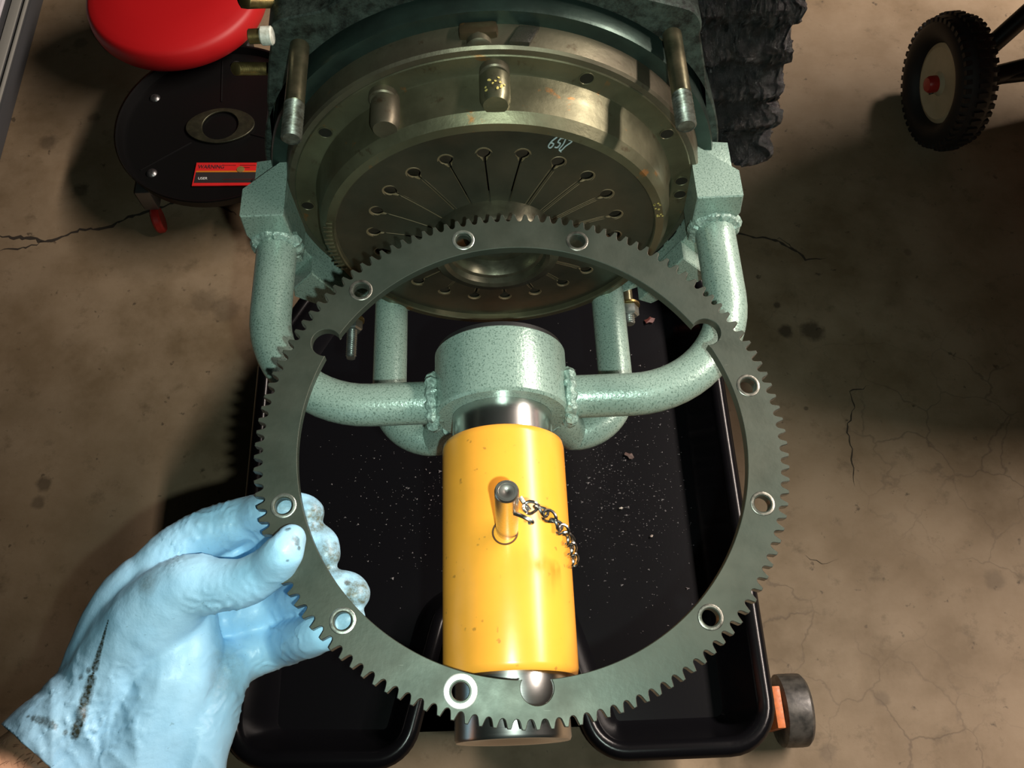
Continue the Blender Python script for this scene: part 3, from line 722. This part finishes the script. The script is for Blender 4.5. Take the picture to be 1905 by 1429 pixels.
# cuff
limb([(0, 1480, .443, 95), (45, 1420, .446, 88), (110, 1370, .450, 88), (170, 1320, .458, 92)])
limb([(170, 1530, .450, 95), (240, 1440, .458, 100)])
limb([(275, 1600, .455, 80), (330, 1450, .462, 80)])
limb([(195, 1545, .445, 92), (160, 1440, .450, 95)])
me = bpy.data.meshes.new('glove'); bmesh.ops.recalc_face_normals(bm, faces=bm.faces); bm.to_mesh(me); bm.free()
gv = link('glove', me, None, ps)
m = gv.modifiers.new('r', 'REMESH'); m.mode = 'VOXEL'; m.voxel_size = .0013
m = gv.modifiers.new('s', 'SMOOTH'); m.factor = .5; m.iterations = 14
dg = bpy.context.evaluated_depsgraph_get(); dg.update()
me2 = bpy.data.meshes.new_from_object(gv.evaluated_get(dg)); gv.modifiers.clear(); old = gv.data; gv.data = me2; bpy.data.meshes.remove(old)
# trim the cuff square to the forearm, add wrinkles as real relief
A_ = at(0, 1345, .440); B_ = at(100, 1430, .440); cutd = (B_-A_).normalized(); nrm = cutd.cross((A_-CAM).normalized()).normalized()
if nrm.dot(at(300, 1200, .46)-A_) < 0: nrm = -nrm
bm = bmesh.new(); bm.from_mesh(me2)
bmesh.ops.bisect_plane(bm, geom=bm.verts[:]+bm.edges[:]+bm.faces[:], plane_co=A_, plane_no=nrm, clear_inner=True)
ring_pts = {'w': [((430, 1050), 90), ]}
def cam_uv(p):
    q = p-CAM; z = q.dot(FW); return CX+FPX*q.dot(RT)/z, CY-FPX*q.dot(UP)/z, z
bm.normal_update()
def fold(u, v_, c, ang, wid, wave, length):
    dx, dy = u-c[0], v_-c[1]; ca, sa = math.cos(ang), math.sin(ang); al = dx*ca+dy*sa; ac = -dx*sa+dy*ca
    e = math.exp(-(al/length)**2-(ac/wid)**2)
    if e < .02: return 0
    ph = noise.noise(Vector((u*.022, v_*.022, c[0]*.1)))*7+noise.noise(Vector((u*.06, v_*.06, 3)))*1.5
    k = .55+.9*noise.noise(Vector((al*.05, ac*.02, c[1]*.1)))
    w_ = 1-abs(math.sin(al/wave*PI+ph)); return e*k*(1.6*w_**2-.6)
for v_ in bm.verts:
    u_, w_, z_ = cam_uv(v_.co); h = 0
    h += .0011*fold(u_, w_, (410, 975), .1, 60, 22, 75)
    h += .0006*fold(u_, w_, (330, 1020), -.3, 50, 19, 60)
    h += .0009*fold(u_, w_, (400, 1135), -1.1, 50, 20, 45)
    h += .0006*fold(u_, w_, (480, 1085), .1, 45, 26, 60)
    h += .0009*fold(u_, w_, (510, 1200), -.2, 60, 30, 70)
    h += .0010*fold(u_, w_, (420, 1270), .1, 110, 36, 45)
    h += .0012*fold(u_, w_, (160, 1340), 1.2, 130, 48, 90)
    if w_ > 1200:
        k = min(1, (w_-1200)/160); q = Vector((u_*.0085-w_*.0015, w_*.0022+u_*.002, 2.0))
        h += k*.0030*((1-abs(noise.noise(q*1.5)))**4-.4)
    h += .0004*noise.noise(v_.co*110)
    v_.co += v_.normal*h
# rolled hem
bnd = [e for e in bm.edges if e.is_boundary]
r_ = bmesh.ops.extrude_edge_only(bm, edges=bnd); nv = [g for g in r_['geom'] if isinstance(g, bmesh.types.BMVert)]
cen = sum((v_.co for v_ in nv), Vector())/max(1, len(nv))
for v_ in nv: v_.co += (cen-v_.co).normalized()*.0016
for f in bm.faces: f.smooth = True
bm.to_mesh(me2); bm.free()
# soiling sits where the photograph shows it on the glove: find those surface points
from mathutils.bvhtree import BVHTree
bvh = BVHTree.FromPolygons([v_.co.copy() for v_ in me2.vertices], [tuple(p_.vertices) for p_ in me2.polygons])
def P3(px, py):
    d = (at(px, py, 1)-CAM).normalized(); h = bvh.ray_cast(CAM, d)[0]; return tuple(h) if h else tuple(at(px, py, .46))
n = NT('blue_nitrile')
nzs = n.noise(260, 5, .7)
cb = n.mix(n.ramp(n.noise(30, 4), [(.35, 0.), (.7, 1.)]), (.34, .63, .87), (.42, .71, .93))
def addm(a, b): return b if a is None else n.math('MAXIMUM', a, b)
grime = None; streak = None
for q, r, s_ in (((590, 965), .0100, 1), ((615, 1040), .0105, 1), ((668, 1103), .0105, 1), ((558, 1005), .006, .35), ((430, 960), .009, .28), ((418, 1000), .006, .2), ((275, 1085), .0055, .5), ((420, 1230), .008, .35), ((415, 1262), .009, .3), ((530, 940), .006, .6), ((638, 1155), .007, .35)):
    grime = addm(grime, n.math('MULTIPLY', n.blob(P3(*q), r, .5, nzs, .45), s_))
for t in range(44):
    t = t*.375; px = 201-t*3.7; py = 1155+t*13; ww = (.0006+.0019*min(1, t/10))*(1 if not (7 < t < 8 or 11.8 < t < 12.5) else .4)
    streak = addm(streak, n.blob(P3(px, py), ww, .35, nzs, .7))
for q, r in (((550, 1003), .0018), ((553, 1010), .0014), ((536, 985), .0013), ((556, 1020), .001), ((52, 1333), .0010), ((62, 1336), .0014), ((70, 1339), .0016), ((78, 1341), .0019), ((86, 1344), .0021), ((94, 1348), .0021), ((102, 1351), .0016), ((122, 1362), .0012), ((135, 1372), .0010), ((535, 1043), .0008), ((150, 1260), .0016), ((165, 1248), .0014), ((645, 1085), .0016)):
    streak = addm(streak, n.math('MULTIPLY', n.blob(P3(*q), r, .4, nzs, 1.3), .8))
gm = n.math('MULTIPLY', grime, n.ramp(n.noise(240, 6, .75), [(.32, .35), (.60, 1.)]))
cb = n.mix(gm, cb, (.10, .105, .07)); cb = n.mix(n.math('MULTIPLY', streak, n.ramp(n.noise(500, 3), [(.3, .6), (.6, 1.)])), cb, (.03, .035, .022))
cb = n.mix(n.ramp(n.noise(330, 3, .6), [(.68, 0.), (.74, .35)]), cb, (.12, .22, .24))
n.col(cb); n.set(Roughness=.40, Specular_IOR_Level=.45)
n.bump(n.math('ADD', n.noise(90, 5, .6), n.math('MULTIPLY', n.noise(420, 3), .25)), .35, .0012)
gv.data.materials.clear(); gv.data.materials.append(n.m)
# bare forearm
n = NT('skin'); n.col(n.mix(n.ramp(n.noise(60, 5), [(.35, 0.), (.7, 1.)]), (.62, .32, .19), (.74, .43, .27))); n.set(Roughness=.5, Subsurface_Weight=.0)
n.bump(n.noise(350, 4), .3, .0006); M_SKIN = n.m
bm = bmesh.new()
limb([(-70, 1620, .430, 150), (20, 1480, .441, 100), (60, 1420, .449, 76), (140, 1370, .455, 66), (190, 1310, .461, 62)], 32)
limb([(80, 1720, .430, 120), (170, 1570, .445, 95), (240, 1450, .456, 78), (280, 1380, .462, 66)], 32)
me = bpy.data.meshes.new('arm'); bmesh.ops.recalc_face_normals(bm, faces=bm.faces); bm.to_mesh(me); bm.free()
fa = link('forearm', me, M_SKIN, ps); m = fa.modifiers.new('r', 'REMESH'); m.mode = 'VOXEL'; m.voxel_size = .002; m.use_smooth_shade = True; m = fa.modifiers.new('s', 'SMOOTH'); m.iterations = 12
bm = bmesh.new(); rr = random.Random(5)
for k in range(46):
    px, py = rr.uniform(-5, 95), rr.uniform(1365, 1435)
    if (px-0)*84-(py-1345)*100 > -700: continue
    d = .4265+.00008*rr.random()*10; a = rr.uniform(.5, 1.2); L = rr.uniform(10, 26)
    P = [at(px, py, d), at(px+L*.5*math.cos(a), py-L*.5*math.sin(a)+2, d-.0008), at(px+L*math.cos(a), py-L*math.sin(a)+5, d-.0004)]
    tube(bm, P, [.00010, .00009, .00004], 4)
o = obj('arm_hair', bm, simple('hair_dark', (.05, .03, .02), .6), ps); o['kind'] = 'stuff'

# ------------------------------------------------------------------ roller stool
rs_ = thing('low_stool', 'red round padded seat standing behind the black wheeled tray base', 'stool')
SX, SY = fl_(322, -22, .155); SR = .140
bm = bmesh.new(); lathe(bm, (SX, SY, .113), (0, 0, 1), [(0, 0), (SR*.90, 0), (SR*.96, .003), (SR*.99, .010), (SR, .020), (SR*.985, .034), (SR*.95, .040), (SR*.93, .0412), (SR*.86, .046), (SR*.5, .049), (0, .050)], 96)
obj('seat', bm, M_RED, rs_)
for a in (60, 150, 330, 240):
    x, y = SX+.085*math.cos(math.radians(a)), SY+.03+.055*math.sin(math.radians(a))
    bm = bmesh.new(); cyl(bm, (x, y, .115), (x, y, .03), .010, 16); l_ = obj('leg', bm, M_BPAINT, rs_)
    bm = bmesh.new(); cyl(bm, (x-.012, y, .0205), (x+.012, y, .0205), .0205, 24, .003); obj('caster_wheel', bm, M_BLACK, l_)
sl = thing('wheeled_tray_base', 'round black wheeled base tray with oval flange and red warning sticker', 'stool base')
BX, BY = -.425, .945
bm = bmesh.new(); lathe(bm, (BX, BY, .085), (0, 0, 1), [(0, 0), (.140, 0), (.150, .006), (.1525, .020), (.1515, .022), (.149, .021), (.146, .009), (.139, .0065), (.05, .006), (0, .006)], 96); obj('tray_base', bm, M_BPAINT, sl)
L = [(BX-.047, BY)] + [(BX+.048*math.cos(math.radians(a))*1, BY+.030*math.sin(math.radians(a))) for a in range(160, -180, -20)]
bm = plate_mesh([[(BX+.052*math.copysign(abs(math.cos(t))**1.15, math.cos(t)), BY+.034*math.sin(t)) for t in [2*PI*i/48 for i in range(48)]], circ(BX, BY, .0275, 32)], .003, .0005)
for v_ in bm.verts: v_.co.z += .0935
obj('mounting_flange', bm, worn('dull_zinc', (.075, .075, .045), (.045, .045, .03), .45, .7, 60), sl)
M_BOLT = worn('dull_bolt', (.25, .25, .25), (.12, .12, .12), .35, .9, 200)
for a in (150, 222, 20, 300, 85):
    x, y = BX+.125*math.cos(math.radians(a)), BY+.125*math.sin(math.radians(a))
    bm = bmesh.new(); lathe(bm, (x, y, .090), (0, 0, 1), [(.008, 0), (.008, .002), (.006, .0045), (.003, .006), (0, .0062)], 16); obj('bolt', bm, M_BOLT, sl)
    x2, y2 = BX+.142*math.cos(math.radians(a)), BY+.142*math.sin(math.radians(a)); c_ = None
    bm = bmesh.new(); box(bm, x2-.011, x2+.011, y2-.020, y2+.004, .045, .086, .002); c_ = obj('caster', bm, simple('caster_fork', (.20, .19, .19), .4, .8), sl)
    bm = bmesh.new(); lathe(bm, (x2-.006, y2-.022, .021), (1, .25, 0), [(0, 0), (.018, 0), (.0205, .003), (.0205, .010), (.018, .013), (0, .013)], 28); obj('caster_wheel', bm, M_REDP, c_)
for (a0_, a1_) in ((215, .135), (95, .135), (340, .135)):
    bm = bmesh.new(); p1 = (BX+a1_*math.cos(math.radians(a0_)), BY+a1_*math.sin(math.radians(a0_)), .0912); tube(bm, [(BX+.05*math.cos(math.radians(a0_)), BY+.05*math.sin(math.radians(a0_)), .0912), p1], .0014, 8); obj('pressed_rib', bm, M_BPAINT, sl)
# warning sticker on the tray base
def quadpts(pts, z): return [Vector((*fl_(px, py, z), z)) for px, py in pts]
q = quadpts([(366, 303), (487, 303), (483, 345), (357, 346)], .0935)
def bil(s, t): return (q[0].lerp(q[1], s)).lerp(q[3].lerp(q[2], s), t)
def patch(name, s0, s1, t0, t1, dz, mat, parent):
    bm = bmesh.new(); a = [bil(s0, t0), bil(s1, t0), bil(s1, t1), bil(s0, t1)]; T = [bm.verts.new(p+Vector((0, 0, dz))) for p in a]; Bv = [bm.verts.new(p-Vector((0, 0, .0012))) for p in a]
    bm.faces.new(T); bm.faces.new(Bv); [bm.faces.new((T[i], T[(i+1) % 4], Bv[(i+1) % 4], Bv[i])) for i in range(4)]
    return obj(name, bm, mat, parent, smooth=False)
sk = patch('warning_sticker', 0, 1, 0, 1, .0004, simple('sticker_red', (.60, .02, .02), .4), sl)
patch('sticker_band', .02, .98, .36, .42, .0006, simple('sticker_orange', (.55, .18, .015), .4), sk)
patch('sticker_band', .02, .97, .42, .88, .0006, simple('sticker_black', (.03, .026, .026), .4), sk)
def words(txt, s, t, size, mat, parent, sx=1.0):
    c = bpy.data.curves.new('t', 'FONT'); c.body = txt; c.size = size; c.extrude = .0001
    o = bpy.data.objects.new('tmp', c); S.collection.objects.link(o); dg = bpy.context.evaluated_depsgraph_get(); dg.update()
    me = bpy.data.meshes.new_from_object(o.evaluated_get(dg)); bpy.data.objects.remove(o)
    X = (q[1]-q[0]).normalized(); Y = Vector((0, 0, 1)).cross(X); p = bil(s, t)+Vector((0, 0, .0009))
    for v_ in me.vertices: c0 = v_.co.copy(); v_.co = p+X*c0.x*sx+Y*c0.y+Vector((0, 0, c0.z))
    me.materials.clear(); me.materials.append(mat); ob = bpy.data.objects.new('lettering', me); S.collection.objects.link(ob); ob.parent = parent
words('WARNING', .04, .26, .0098, simple('ink_black', (.03, .02, .025), .6), sk, .82)
words('USER', .07, .74, .0062, simple('ink_white', (.75, .75, .72), .6), sk)
bm = bmesh.new()
for (s0, s1, t_) in ((.42, .62, .12), (.68, .94, .12), (.68, .85, .22), (.45, .93, .74)):
    for k in range(int((s1-s0)/.022)):
        a = bil(s0+k*.022, t_); b = bil(s0+k*.022+.014, t_); tube(bm, [a+Vector((0, 0, .0009)), b+Vector((0, 0, .0009))], .0005, 4)
o = obj('small_print', bm, simple('ink_dark_red', (.16, .01, .01), .6), sk); o['kind'] = 'stuff'
bm = bmesh.new(); c0 = bil(.69, .30); lathe(bm, c0, (0, 0, 1), [(.0058, .0005), (.0055, .0011), (.003, .0012), (0, .0015)], 20); obj('seal', bm, simple('seal_gold', (.22, .16, .05), .45), sk)

# ------------------------------------------------------------------ wheeled cart on the right
ct = thing('air_compressor', 'dark red tank added to shade the floor, on black frame with a white-hubbed pneumatic wheel, mostly out of frame', 'compressor')
WX, WY, WZ = .679, .967, .098
th_ = math.radians(5); WA = Vector((-math.cos(th_), -math.sin(th_), 0))
wc = Vector((WX, WY, WZ))
def wl(bm, prof, seg=96, o=0): lathe(bm, wc+WA*o, WA, prof, seg)
bm = bmesh.new()
pr = []
for i in range(24):
    a = 2*PI*i/24; pr.append((.0775+.0205*math.cos(a), .0285*math.sin(a)))
lathe(bm, wc, WA, pr, 96, closed=True); ty = obj('tyre', bm, M_TYRE, ct)
u, v_ = frame(WA)
bm = bmesh.new()
for k in range(46):
    a = 2*PI*k/46
    for row, off in ((-.017, 0), (0, .5), (.017, 0)):
        aa = a+off*2*PI/46; rr_ = .0985-abs(row)*.38; dr = u*math.cos(aa)+v_*math.sin(aa); dt_ = -u*math.sin(aa)+v_*math.cos(aa); c = wc+dr*rr_+WA*row
        vs = [bm.verts.new(c+dt_*i*.0034+WA*j*.0072+dr*k2*(.0028 if k2 > 0 else .004)) for i in (-1, 1) for j in (-1, 1) for k2 in (-1, 1)]
        for qf in ((0, 1, 3, 2), (4, 6, 7, 5), (0, 4, 5, 1), (2, 3, 7, 6), (0, 2, 6, 4), (1, 5, 7, 3)): bm.faces.new([vs[i] for i in qf])
o = obj('tread_blocks', bm, M_TYRE, ty, smooth=False); o['kind'] = 'stuff'
bm = bmesh.new(); lathe(bm, wc, WA, [(0, -.015), (.054, -.015), (.0585, .012), (.052, .0145), (.047, .013), (.040, .0115), (.018, .013), (.012, .018), (0, .018)], 64); hb = obj('wheel_hub', bm, M_HUBW, ct)
bm = bmesh.new(); lathe(bm, wc+WA*.0175, WA, [(.0125, 0), (.0125, .010), (.010, .014), (0, .0155)], 32); obj('axle_cap', bm, M_REDP, hb)
bm = bmesh.new(); tube(bm, [wc+WA*.022+Vector((0, 0, -.010)), wc+WA*.030+Vector((.010, -.006, -.014))], .0035, 10); obj('cotter_pin', bm, M_BLACK, hb)
bm = bmesh.new(); cyl(bm, wc+WA*.02, wc-WA*.42, .011, 20); obj('axle', bm, M_BPAINT, ct)
bm = bmesh.new(); tube(bm, [wc-WA*.055, wc-WA*.20+Vector((0, .02, .005))], .015, 20); obj('frame_tube', bm, M_BPAINT, ct)
bm = bmesh.new(); tube(bm, [wc-WA*.035+Vector((0, .02, .01)), Vector((.82, 1.03, .25)), Vector((.95, 1.10, .45))], .014, 20); obj('frame_tube', bm, M_BPAINT, ct)
bm = bmesh.new(); lathe(bm, (.80, .32, .50), (0, 1, 0), [(0, 0), (.12, .01), (.19, .04), (.22, .09), (.22, .72), (.19, .78), (.12, .82), (0, .83)], 64); obj('tank', bm, M_DRED, ct)  # tank added out of view, sized and placed to shade the floor
bm = bmesh.new(); cyl(bm, (.88, .46, .33), (.88, .46, 0), .02, 16); obj('leg', bm, M_BPAINT, ct)
bm = bmesh.new(); cyl(bm, wc-WA*.42, wc-WA*.42+Vector((0, 0, .3)), .015, 16); obj('leg', bm, M_BPAINT, ct)

# ------------------------------------------------------------------ low framed panel at the upper left
pnl = thing('floor_panel', 'white panel with aluminium edging lying along the left edge of the floor', 'panel')
bm = bmesh.new(); box(bm, -1.25, -.815, .80, 2.2, .0005, .030, .002); obj('panel_rim', bm, M_DGREY, pnl)
bm = bmesh.new(); box(bm, -1.22, -.862, .83, 2.17, .029, .036, .001); obj('panel_sheet', bm, M_WHITE, pnl)
bm = bmesh.new(); box(bm, -.824, -.820, .83, 2.17, .029, .0345, .001); box(bm, -.848, -.832, .83, 2.17, .029, .033, .001); obj('edge_trim', bm, M_ALU, pnl)
